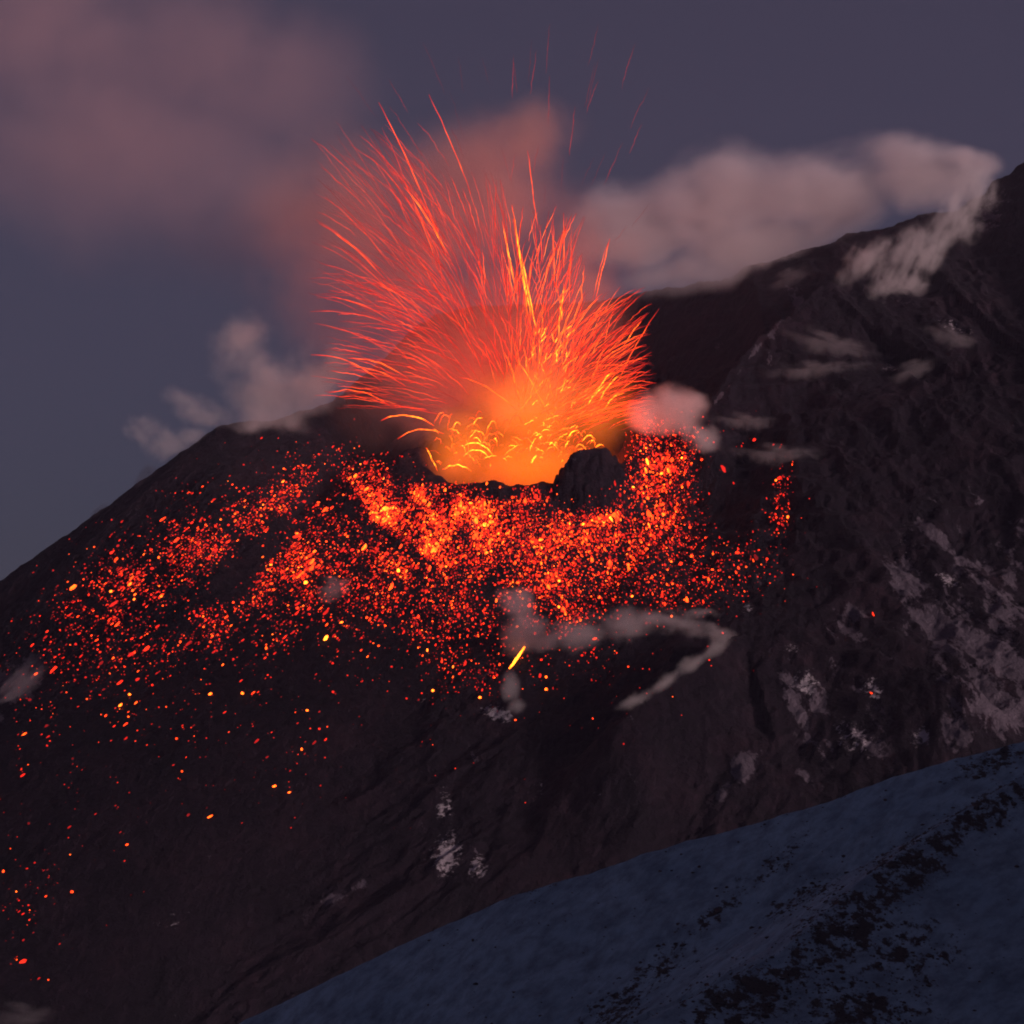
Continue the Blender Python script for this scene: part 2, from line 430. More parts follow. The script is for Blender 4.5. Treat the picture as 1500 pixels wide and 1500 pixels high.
# tussocks poking out of the snow: nobody could count them
def mesh_from(name, V, Fc, mat, attrs=None, smoothf=False):
    me = bpy.data.meshes.new(name)
    me.from_pydata([tuple(v) for v in V], [], [tuple(f) for f in Fc])
    if smoothf: me.polygons.foreach_set('use_smooth', np.ones(len(Fc), bool))
    me.materials.append(mat)
    for k, vals in (attrs or {}).items(): set_attr(me, k, vals)
    me.update()
    return me
def icos(sub):
    bm = bmesh.new(); bmesh.ops.create_icosphere(bm, subdivisions=sub, radius=1.0)
    V = np.array([v.co[:] for v in bm.verts]); Fc = [[v.index for v in f.verts] for f in bm.faces]; bm.free()
    return V, np.array(Fc)
ICO1, ICO1F = icos(1)
ICO2, ICO2F = icos(2)

m, ns, ls = new_mat('dry_tussock')
o_ = N(ns, 'ShaderNodeOutputMaterial'); p_ = N(ns, 'ShaderNodeBsdfPrincipled'); g_ = N(ns, 'ShaderNodeNewGeometry')
ls.new(ramp(ns, ls, noise(ns, ls, g_.outputs['Position'], .5, 4), [(.3, (.025, .024, .026)), (.7, (.07, .064, .066))]), p_.inputs['Base Color'])
p_.inputs['Roughness'].default_value = .95; ls.new(p_.outputs[0], o_.inputs[0])
M_TUS = m
VV, FFc = [], []; off = 0
prob = (np.clip(scrub - .22, 0, 1) ** 1.3 * (fpx > 700) * (fpx < 1600) * (fpy < 1540)).ravel(); prob += 0.010 * ((fpx > 600) & (fpx < 1600) & (fpy < 1540)).ravel(); prob /= prob.sum()
for k in RNG.choice(prob.size, 4200, p=prob):
    x, y = FX_.ravel()[k] + RNG.uniform(-1, 1), FY_.ravel()[k] + RNG.uniform(-1, 1)
    z = float(sample(FZ_, FGX, FGY, np.array([x]), np.array([y]))[0])
    s = min(RNG.lognormal(-.75, .5), 2.2)
    V = ICO1 * RNG.uniform(.7, 1.3, (12, 1)) * np.array([s * RNG.uniform(.8, 1.7), s * RNG.uniform(.8, 1.4), s * RNG.uniform(.5, .9)])
    VV.append(V + np.array([x, y, z + .15 * s])); FFc.append(ICO1F + off); off += 12
tus = bpy.data.objects.new('tussock_scrub', mesh_from('tussock_scrub', np.vstack(VV), np.vstack(FFc), M_TUS))
COL.objects.link(tus); tag(tus, 'dark scrub tufts and stones poking through the snowy ridge', 'scrub', kind='stuff')

# ------------------------------------------------------------------ lava in the pit
def heat_obj(name, V, Fc, heat, mat=None, smoothf=True):
    c = V.mean(0)
    me = mesh_from(name, V - c, Fc, mat or M_HOT, {'hotness': heat}, smoothf)
    o = bpy.data.objects.new(name, me); o.location = c; COL.objects.link(o); return o
m, ns, ls = new_mat('molten_lava')
o_ = N(ns, 'ShaderNodeOutputMaterial'); e_ = N(ns, 'ShaderNodeEmission'); g_ = N(ns, 'ShaderNodeNewGeometry')
ls.new(ramp(ns, ls, noise(ns, ls, g_.outputs['Position'], .03, 5), [(.3, (1, .05, .006)), (.6, (1, .09, .009)), (.8, (1, .16, .015))]), e_.inputs[0])
e_.inputs[1].default_value = 42.0
ls.new(e_.outputs[0], o_.inputs[0])
M_POOL = m; m.cycles.emission_sampling = 'FRONT_BACK'
n = 40
V = [(PIT_C[0], PIT_C[1], 188)]
for ring, rr in enumerate((.35, .66)):
    for k in range(n):
        a = 2 * math.pi * k / n
        q = rr * (1 + .08 * math.sin(3 * a + 1) + .05 * math.sin(7 * a))
        V.append((PIT_C[0] + PIT_R[0] * q * math.cos(a), PIT_C[1] + PIT_R[1] * q * math.sin(a), 187 - ring * 1.5))
Fc = [(0, 1 + k, 1 + (k + 1) % n) for k in range(n)] + [(1 + k, 1 + n + k, 1 + n + (k + 1) % n, 1 + (k + 1) % n) for k in range(n)]
V = np.array(V); c = V.mean(0)
me = bpy.data.meshes.new('lava_pool'); me.from_pydata([tuple(v - c) for v in V], [], Fc); me.materials.append(M_POOL)
pool = bpy.data.objects.new('lava_pool', me); pool.location = c; COL.objects.link(pool)
tag(pool, 'molten orange lava filling the bottom of the crater', 'lava pool')

# ------------------------------------------------------------------ streaks of flung lava
def tube(pts, rad, heat, sides=5):
    pts = np.asarray(pts); n = len(pts)
    t = np.gradient(pts, axis=0); t /= np.linalg.norm(t, axis=1)[:, None] + 1e-9
    up = np.array([0.0, 1.0, 0.0])
    a = np.cross(t, up); a /= np.linalg.norm(a, axis=1)[:, None] + 1e-9
    b = np.cross(t, a)
    V = []; Hh = []
    for k in range(sides):
        th = 2 * math.pi * k / sides
        V.append(pts + (a * math.cos(th) + b * math.sin(th)) * rad[:, None]); Hh.append(heat)
    V = np.stack(V, 1).reshape(-1, 3); Hh = np.stack(Hh, 1).reshape(-1)
    Fc = []
    for i in range(n - 1):
        for k in range(sides):
            k2 = (k + 1) % sides
            Fc.append((i * sides + k, i * sides + k2, (i + 1) * sides + k2, (i + 1) * sides + k))
    V = np.vstack([V, pts[:1], pts[-1:]]); Hh = np.concatenate([Hh, heat[:1], heat[-1:]])
    m0, m1 = n * sides, n * sides + 1
    for k in range(sides):
        k2 = (k + 1) % sides
        Fc.append((m0, k2, k)); Fc.append((m1, (n - 1) * sides + k, (n - 1) * sides + k2))
    return V, Fc, Hh
SHX = RNG.normal(0, 1, 400); SHZ = RNG.normal(0, 1, 400)
def path(tail, tip, sag, Y0, Y1, wob=.8, n=18):
    """a flung strand from tail to tip (pixels at depths Y0..Y1), sagging like a thrown stone's path"""
    t = np.linspace(0, 1, n)
    dx, dy = tip[0] - tail[0], tip[1] - tail[1]; L = math.hypot(dx, dy)
    px = tail[0] + dx * t; py = tail[1] + dy * t - sag * 4 * t * (1 - t)
    j = int(RNG.integers(0, 360)); px = px + wob * np.convolve(SHX, [.25, .5, .25], 'same')[j:j + n] * .9; py = py + wob * np.convolve(SHZ, [.25, .5, .25], 'same')[j:j + n] * .9
    Yd = Y0 + (Y1 - Y0) * t
    return np.stack([(px - CX) * Yd / F, Yd, (HZ - py) * Yd / F], 1)
def strand(pts, width, h0, h1):
    n = len(pts); t = np.linspace(0, 1, n)
    rad = .28 * width * (.35 + .65 * np.sin(np.pi * np.clip(.08 + .84 * t, 0, 1)) ** .7) * RNG.uniform(.8, 1.2, n)
    fade = .55 + .45 * np.clip(np.minimum(t, 1 - t) * 5, 0, 1)
    heat = np.clip((h0 + (h1 - h0) * t) * fade * RNG.uniform(.85, 1.15, n), 0, 1)
    return tube(pts, rad, heat)

STREAKS = []       # (V, F, heat, weight, label, group)
def add(tail, tip, sag, width, h0, h1, label, group, dY=None):
    dY = RNG.normal(0, 45) if dY is None else dY
    pts = path(tail, tip, sag, 4000 + dY * .6, 4000 + dY)
    V, Fc, hh = strand(pts, width, h0, h1)
    L = math.hypot(tip[0] - tail[0], tip[1] - tail[1])
    STREAKS.append((V, Fc, hh, L * width * (.3 + h0), label, group))
# the ones that stand out
HAND = [((690, 285), (628, 138), 6, 2.0, .62, .50, 'long red lava streak, highest bright one over the fountain centre left'),
        ((652, 372), (554, 150), 12, 2.4, .58, .55, 'long thick red lava streak leaning left, second tall one left of the fountain'),
        ((657, 374), (592, 274), 7, 2.6, .80, .72, 'short bright orange lava streak alone in the red smoke left of centre'),
        ((565, 411), (467, 327), 8, 2.6, .62, .55, 'bright orange-red double lava streak at far left below the tall ones'),
        ((563, 402), (462, 322), 7, 1.4, .52, .45, 'thin upper line of the double lava streak at far left'),
        ((788, 338), (773, 220), 3, 2.0, .64, .58, 'straight upright red lava streak rising alone above the fountain middle'),
        ((872, 440), (894, 348), 3, 2.4, .70, .60, 'bright orange lava streak leaning right, highest on the right side'),
        ((868, 440), (890, 356), 3, 1.5, .66, .55, 'thin lava streak just left of the highest right-leaning one'),
        ((905, 560), (966, 452), 7, 1.8, .75, .52, 'orange lava streak reaching furthest to the upper right over the dark ridge'),
        ((912, 510), (941, 470), 4, 2.2, .80, .72, 'short yellow-orange lava streak at the right edge of the fountain'),
        ((560, 560), (456, 520), 11, 2.2, .66, .58, 'red-orange lava streak arching furthest left against grey steam'),
        ((600, 556), (508, 524), 9, 2.4, .66, .62, 'bright orange lava streak arching left beside the furthest left one'),
        ((595, 567), (510, 537), 9, 2.2, .64, .58, 'orange lava streak arching left just under the bright one'),
        ((570, 594), (480, 576), 12, 2.2, .64, .58, 'lowest long red lava streak arching left over the dark shoulder'),
        ((636, 624), (558, 616), 12, 3.2, .88, .82, 'thick yellow lava streak lying almost level, low left of the crater'),
        ((650, 636), (582, 642), 10, 2.4, .80, .74, 'thin yellow arched lava streak below the thick level one'),
        ((756, 430), (735, 322), 4, 2.6, .86, .78, 'bright yellow-orange upright lava streak left of the fountain core'),
        ((768, 420), (750, 300), 4, 2.6, .88, .80, 'tallest yellow lava streak of the fountain core'),
        ((778, 470), (752, 322), 5, 3.4, .94, .86, 'thick yellow lava streak in the fountain core'),
        ((772, 452), (757, 345), 3, 3.2, .96, .90, 'short thick yellow lava streak in the fountain core'),
        ((786, 490), (763, 372), 4, 2.8, .92, .86, 'yellow lava streak low in the fountain core'),
        ((826, 400), (826, 312), 0, 1.8, .72, .62, 'upright orange lava streak right of the fountain core, tallest there'),
        ((822, 470), (826, 414), 0, 2.6, .90, .82, 'short upright yellow lava streak right of the fountain core'),
        ((812, 420), (811, 330), 0, 1.8, .74, .62, 'upright orange lava streak close beside the tallest right of the core'),
        ((818, 500), (822, 430), 0, 2.4, .9, .84, 'upright yellow lava streak right of the core, lower down'),
        ((866, 588), (898, 544), 5, 3.6, .98, .94, 'thick yellow lava streak in the bright clump on the right'),
        ((874, 594), (908, 550), 6, 3.2, .97, .92, 'second thick yellow lava streak in the bright clump on the right'),
        ((860, 596), (890, 562), 5, 3.2, .97, .92, 'third thick yellow lava streak in the bright clump on the right'),
        ((884, 600), (914, 576), 6, 2.8, .95, .88, 'yellow arched lava streak right of the bright clump'),
        ((724, 668), (678, 655), 12, 4.0, 1.0, .95, 'thick yellow arched lava streak inside the crater at left'),
        ((718, 672), (684, 664), 9, 3.0, 1.0, .95, 'second yellow arched lava streak inside the crater at left'),
        ((690, 690), (648, 688), 8, 3.4, .98, .92, 'yellow arched lava streak low on the left crater wall'),
        ((640, 690), (624, 656), 4, 2.6, .9, .82, 'yellow lava streak climbing the left crater lip'),
        ((778, 680), (788, 668), 4, 5.0, 1.0, 1.0, 'short fat yellow lava gob low in the crater middle'),
        ((830, 646), (850, 634), 8, 3.0, 1.0, .95, 'yellow lava hook on the right inside the crater'),
        ((852, 648), (872, 644), 8, 2.6, .98, .93, 'small yellow lava hook right of the larger one'),
        ((756, 600), (672, 552), 8, 1.6, .72, .62, 'thin orange lava streak crossing the red smoke above the crater left'),
        ((805, 610), (752, 520), 5, 1.8, .82, .74, 'orange lava streak rising left from the crater middle')]
for h in HAND: add(*h, 'lava streaks standing out of the fountain', dY=RNG.normal(0, 22))
# the mass of the fountain: trajectories from the vent
def ballistic(tip, f, a0, width, h0, h1, label, group, org=None, wob=.8):
    ox, oy = org or (770 + RNG.normal(0, 34), 690 + RNG.normal(0, 6))
    dx, h = tip[0] - ox, oy - tip[1]
    if h < 12: return
    t1 = math.sqrt(h / (1 / f - .5)); vx = dx / t1; vy = t1 / f
    n = 18; t = np.linspace(a0 * t1, t1, n)
    px = ox + vx * t; py = oy - (vy * t - .5 * t * t)
    j = int(RNG.integers(0, 360))
    px = px + wob * np.convolve(SHX, [.25, .5, .25], 'same')[j:j + n]; py = py + wob * np.convolve(SHZ, [.25, .5, .25], 'same')[j:j + n]
    Yd = 4000 + RNG.normal(0, .33) * (abs(dx) + 60) * t / t1
    pts = np.stack([(px - CX) * Yd / F, Yd, (HZ - py) * Yd / F], 1)
    V, Fc, hh = strand(pts, width, h0, h1)
    L = math.hypot(px[-1] - px[0], py[-1] - py[0])
    STREAKS.append((V, Fc, hh, L * width * (.3 + h0), label, group))
U = RNG.uniform
SETS = [
    # n, tip x, tip y, f, a0, width, h0, h1, label
    (70, (455, 620), (175, 420), (.55, .85), (.55, .8), (.6, 1.3), (.46, .60), (.38, .50), 'thin red lava streak fanning high to the left in the smoke', 'lava streaks of the high left fan'),
    (75, (452, 610), (400, 600), (.85, 1.1), (.55, .82), (.7, 1.5), (.50, .66), (.44, .58), 'thin red lava streak arching low to the left over the dark shoulder', 'lava streaks of the low left fan'),
    (90, (580, 740), (250, 520), (.55, .8), (.5, .8), (.7, 1.5), (.48, .66), (.38, .55), 'thin orange-red lava streak rising left of the fountain core', 'lava streaks left of the core'),
    (95, (730, 860), (300, 560), (.5, .75), (.45, .8), (.8, 1.9), (.6, .86), (.5, .72), 'orange lava streak rising nearly upright in the fountain middle', 'lava streaks of the fountain middle'),
    (110, (850, 955), (420, 600), (.55, .9), (.5, .8), (.7, 1.6), (.58, .82), (.42, .66), 'orange lava streak leaning right over the crater edge', 'lava streaks of the right fan'),
    (60, (880, 965), (520, 620), (.85, 1.15), (.5, .8), (.7, 1.4), (.55, .7), (.45, .6), 'thin red lava streak curving down over the right crater lip', 'lava streaks over the right lip'),
    (75, (640, 900), (560, 675), (1.0, 1.5), (.3, .6), (.9, 2.0), (.75, 1.0), (.7, .95), 'short yellow lava arc low above the crater', 'short lava arcs in the crater'),
    (80, (780, 850), (470, 640), (.6, .85), (.75, .92), (.8, 1.8), (.8, 1.0), (.75, .95), 'short yellow lava dash in the fountain middle', 'short lava dashes in the fountain'),
    (22, (480, 960), (20, 330), (.5, .62), (.8, .9), (.5, .8), (.32, .40), (.22, .28), 'faint dull red lava streak far above the fountain', 'faint lava streaks above the fountain'),
]
for (n_, tx, ty, f, a0, wd, h0, h1, lab, grp) in SETS:
    for _ in range(int(n_ * 2.3)):
        tip = (U(*tx), U(*ty)); org = None
        if 'short lava arcs' in grp:
            sgn = 1 if U(0, 1) < .5 else -1
            org = (U(650, 870), U(670, 704)); k_ = U(.5, 1.7); tip = (org[0] + sgn * U(6, 30) * k_, org[1] - U(16, 48) * k_)
        dim = 1 if _ < n_ * .55 else U(.45, .9)
        ballistic(tip, U(*f), U(*a0), U(*wd) * (.5 + .5 * dim), U(*h0) * dim, U(*h1) * dim, lab, grp, org=org)
STREAKS[len(HAND):] = sorted(STREAKS[len(HAND):], key=lambda s: -s[3])
for (V, Fc, hh, wgt, lab, grp) in STREAKS[:300]:
    o = heat_obj('lava_streak', V, Fc, hh, M_JET); tag(o, lab, 'lava streak', grp)
VV, FFc, HH, off = [], [], [], 0
for (V, Fc, hh, *_r) in STREAKS[300:]:
    VV.append(V); FFc += [tuple(i + off for i in f) for f in Fc]; HH.append(hh); off += len(V)
V = np.vstack(VV); o = heat_obj('lava_spatter', V, FFc, np.concatenate(HH)); tag(o, 'countless fine glowing threads of lava filling the fountain', 'lava spatter', kind='stuff')

# ------------------------------------------------------------------ glowing blocks on the slope
DENS = [(560, 745, 60, 42, 0, 1.0), (680, 755, 100, 36, 0, 1.0), (770, 785, 130, 45, 0, .95), (965, 690, 42, 66, 0, .85), (950, 780, 75, 55, 0, .6), (620, 805, 140, 42, -10, .8),
        (450, 810, 80, 38, -30, .6), (800, 850, 170, 40, 0, .5), (880, 762, 55, 11, -6, 1.2), (535, 720, 45, 34, 0, .8), (395, 742, 72, 22, -38, .6), (310, 790, 80, 30, -35, .5), (480, 760, 50, 30, -30, .6),
        (250, 835, 170, 55, -30, .26), (420, 880, 190, 50, -15, .26), (640, 880, 150, 50, 0, .30), (680, 970, 100, 45, 0, .09), (200, 930, 220, 80, -25, .075), (300, 1010, 250, 110, 0, .018),
        (1060, 835, 60, 34, -30, .2), (1143, 745, 12, 55, 8, .17), (980, 860, 70, 34, 0, .24), (830, 960, 130, 60, 0, .03), (30, 1320, 70, 90, 0, .016), (420, 1110, 60, 50, 0, .02), (835, 890, 28, 34, 0, .5),
        (100, 1150, 130, 140, 0, .007), (480, 680, 60, 30, 0, .12), (1060, 680, 90, 50, 0, .014), (720, 735, 90, 18, 0, .9), (615, 730, 40, 25, 0, 1.1)]
HOLES = [(866, 704, 46, 44, 0, .84), (355, 832, 75, 24, -38, .95), (735, 722, 34, 14, 0, .95), (655, 745, 9, 26, 0, .75), (508, 748, 24, 12, -20, .9), (1065, 740, 42, 75, 0, .97), (470, 715, 40, 10, -30, .8), (715, 868, 22, 24, 0, .85),
         (600, 690, 25, 14, 0, .8), (830, 725, 30, 30, 0, .8), (790, 700, 200, 6, 0, .6), (905, 860, 40, 18, 0, .3)]
gx_, gy_ = np.meshgrid(np.arange(0, 1500, 2.0), np.arange(600, 1480, 2.0))
D = blob_mask(gx_, gy_, DENS)
cl = fbm(gx_ / 28 + gy_ / 60, gy_ / 40, 4)
st = fbm((gx_ * .8 + gy_ * .6) / 70, (-gx_ * .6 + gy_ * .8) / 16, 3)
D = D * np.clip(.9 + 1.0 * cl, .02, 3) * np.where(gx_ < 640, np.clip(.8 + 1.0 * st, .05, 3), 1)
D = D * (1 - np.clip(blob_mask(gx_, gy_, HOLES) * 1.25, 0, 1)) + 0
D[(gy_ < 708) & (gx_ > 625) & (gx_ < 915)] = 0
p = D.ravel() / D.sum()
NE = 25000
ks = RNG.choice(p.size, NE, p=p)
epx = gx_.ravel()[ks] + RNG.uniform(-1, 1, NE); epy = gy_.ravel()[ks] + RNG.uniform(-1, 1, NE); ed = np.clip(D.ravel()[ks], 0, 1.3)
hx, hy, hz = hit(epx, epy)
ok = ~np.isnan(hx)
epx, epy, ed, hx, hy, hz = (a[ok] for a in (epx, epy, ed, hx, hy, hz))
NE = len(hx)
size = np.clip(RNG.lognormal(math.log(.55), .48, NE), .27, 2.3) * (1 + .15 * ed)
heat = np.clip(RNG.normal(.385, .16, NE) + .20 * ed, .12, 1.0)
heat = np.where(RNG.random(NE) < .45, heat * .55, heat)
size *= .72 + .55 * heat
def rock_verts(base, s, px=700):
    V = base * RNG.uniform(.72, 1.28, (len(base), 1)) * s
    if RNG.random() < .28:                             # rolled and smeared down the fall line
        a = np.interp(px, [0, 450, 700, 950, 1500], [R(38), R(46), R(85), R(105), R(115)])
        dv = np.array([-math.cos(a), -.3, -math.sin(a)]); dv /= np.linalg.norm(dv)
        V = V + np.outer(V @ dv, dv) * RNG.uniform(.6, 2.2)
    return V
score = size ** 2 * (.2 + heat)
order = np.argsort(-score)
BIG = [(477, 936, 5.2, 2.2, -58, .98, 'largest yellow glowing lava block, alone below the left ember field'), (448, 854, 3.0, 2.4, 0, .9, 'bright orange lava block at the lower edge of the left ember field'),
       (307, 1197, 5.0, 1.3, -35, .74, 'elongated orange lava block, lowest of the lone ones on the dark slope'), (176, 1034, 4.0, 1.5, -50, .84, 'elongated orange lava block, left of two close together on the lower left slope'), (199, 1030, 3.4, 1.0, -52, .7, 'thin orange lava block, right of two close together on the lower left slope'),
       (35, 1076, 5.0, 1.1, -36, .7, 'thin long orange lava block near the left picture edge'), (402, 1152, 3.0, 1.4, -20, .78, 'orange lava block, left of the pair low on the slope'), (424, 1161, 2.4, 1.2, -20, .72, 'smaller orange lava block, right of the pair low on the slope'),
       (308, 1017, 2.8, 1.8, -25, .82, 'orange lava block, left of two level ones on the middle slope'), (355, 1016, 2.2, 2.0, -60, .82, 'orange lava block, right of two level ones on the middle slope'), (190, 1018, 2.4, 1.6, 40, .82, 'orange lava block just above the elongated pair on the lower left'),
       (163, 867, 2.6, 1.8, 20, .84, 'bright orange lava block at the upper left of the ember field'), (198, 871, 2.4, 1.2, -40, .74, 'orange lava block beside the bright one at upper left'), (52, 988, 4.2, 1.1, -40, .66, 'red lava block beside pale steam at the left edge'),
       (390, 950, 1.4, 2.6, 0, .7, 'small upright red lava block on the middle left slope'), (450, 1041, 1.8, 1.5, 0, .82, 'orange lava block alone above the dark lower slope'), (442, 1098, 1.5, 1.9, 0, .76, 'orange lava block under a small vertical row of embers'), (500, 912, 2.8, 1.2, -25, .84, 'orange lava block just right above the largest one'),
       (626, 953, 1.1, 2.4, 0, .85, 'small upright orange lava block under the central ember field'), (800, 1010, 2.0, 1.8, 0, .8, 'orange lava block, low right of the small vent'), (800, 992, 1.6, 1.5, 0, .78, 'orange lava block, above the one low right of the small vent'), (634, 1012, 2.0, 1.8, 0, .86, 'orange lava block at the bottom of the central ember field'), (703, 1022, 2.2, 1.6, 0, .84, 'orange lava block at the bottom edge right of centre'),
       (1279, 901, .9, 3.6, -18, .5, 'thin red lava sliver on the right rock face'), (1277, 1016, 3.2, 1.0, 35, .52, 'red lava sliver among the snow streaks on the right'), (1154, 758, 2.0, 2.0, 0, .8, 'orange lava block at the foot of the small right-hand ember trickle'), (1137, 704, 1.8, 1.5, 0, .8, 'orange lava block at the top of the small right-hand ember trickle'), (188, 1050, 1.6, 1.0, 0, .7, 'small red lava block under the elongated pair on the lower left'),
       (755, 1055, 1.6, 1.1, 0, .62, 'red lava block below the grey puff under the small vent'), (5, 1277, 1.8, 2.0, 0, .62, 'red lava block at the left edge low down')]
for (bx, by, a, b, ang, ht, lab) in BIG:
    q = hit1(bx, by)
    s = q.y / F
    V = ICO2 * RNG.uniform(.84, 1.16, (len(ICO2), 1)) * np.array([a, b, b])
    rm = np.array(Euler((0, R(ang), 0)).to_matrix()); V = V @ rm.T * s * 1.1
    hh = np.clip(ht + .12 * (1 - np.abs(ICO2[:, 0])) - .06 + RNG.normal(0, .04, len(ICO2)), 0, 1)
    me = mesh_from('lava_block', V, ICO2F, M_BLOCK, {'hotness': hh}, True)
    o = bpy.data.objects.new('lava_block', me); o.location = q + Vector((0, -.3 * b, .2 * b)); COL.objects.link(o); tag(o, lab, 'lava block', 'lone glowing lava blocks')
def zone(x, y):
    if x < 640 and y > 905: return 'small glowing lava rock lying on the dark lower slope left of centre', 'lava rocks on the lower left slope'
    if x < 520: return 'small glowing red lava rock in the scattered field on the left slope', 'lava rocks on the left slope'
    if x > 1030: return 'small glowing lava rock near the right end of the embers', 'lava rocks at the right end'
    if x > 890: return 'small glowing lava rock on the slope right of the dark crag', 'lava rocks right of the crag'
    if y > 880: return 'small glowing lava rock below the dense central ember field', 'lava rocks below the central field'
    return 'small bright orange lava rock in the dense field below the crater', 'lava rocks in the dense field'
NBIG = 300 - len(BIG)
for k in order[:NBIG]:
    s = size[k] * hy[k] / 3900 * 1.3
    V = rock_verts(ICO1, s, epx[k]) * np.array([U(.9, 1.25), 1, U(.85, 1.15)])
    hh = np.clip(heat[k] * RNG.uniform(.85, 1.15, 12), 0, 1)
    me = mesh_from('lava_rock', V, ICO1F, M_BLOCK, {'hotness': hh})
    o = bpy.data.objects.new('lava_rock', me); o.location = (hx[k], hy[k], hz[k] + .3 * s); COL.objects.link(o)
    lab, grp = zone(epx[k], epy[k]); tag(o, lab, 'lava rock', grp)
VV, FFc, HH, off = [], [], [], 0
for k in order[NBIG:]:
    s = size[k] * hy[k] / 3900 * 1.3
    VV.append(rock_verts(ICO1, s, epx[k]) + np.array([hx[k], hy[k], hz[k] + .3 * s])); FFc.append(ICO1F + off); HH.append(np.clip(heat[k] * RNG.uniform(.85, 1.15, 12), 0, 1)); off += 12
V = np.vstack(VV); o = heat_obj('ember_field', V, np.vstack(FFc), np.concatenate(HH), M_COAL, smoothf=False)
tag(o, 'countless small glowing embers strewn over the slope below the crater', 'embers', kind='stuff')

# small vent on the slope
q = hit1(757, 967)
pts = path((746, 984), (769, 948), 2, q.y - 12, q.y + 10, wob=.6, n=14)
sn_ = sample(GZ, GX, GY, pts[:, 0], pts[:, 1]); pts[:, 2] = np.maximum(pts[:, 2], sn_ + .6)
V, Fc, hh = strand(pts, 6.0, .92, 1.0)
o = heat_obj('lava_vent', V, Fc, np.clip(hh, .85, 1)); tag(o, 'small bright yellow lava vent split open on the slope under steam', 'lava vent')

# ------------------------------------------------------------------ air
bm = bmesh.new(); bmesh.ops.create_cube(bm, size=1.0)
me = bpy.data.meshes.new('haze'); bm.to_mesh(me); bm.free()
zlo, zhi = min(GZ.min(), FZ_.min(), hz_.min()) - 1, max(GZ.max(), 1010) + 20
haze = bpy.data.objects.new('haze', me); haze.scale = (6600, 5900, zhi - zlo); haze.location = (400, 2600, (zhi + zlo) / 2); COL.objects.link(haze)
m, ns, ls = new_mat('dusk_air'); o_ = N(ns, 'ShaderNodeOutputMaterial'); v_ = N(ns, 'ShaderNodeVolumePrincipled')
v_.inputs['Color'].default_value = (.82, .72, 1, 1); v_.inputs['Density'].default_value = 1.15e-5
ls.new(v_.outputs[0], o_.inputs['Volume']); me.materials.append(m)
tag(haze, 'thin purple dusk haze in the air around the mountain', 'haze', kind='stuff')

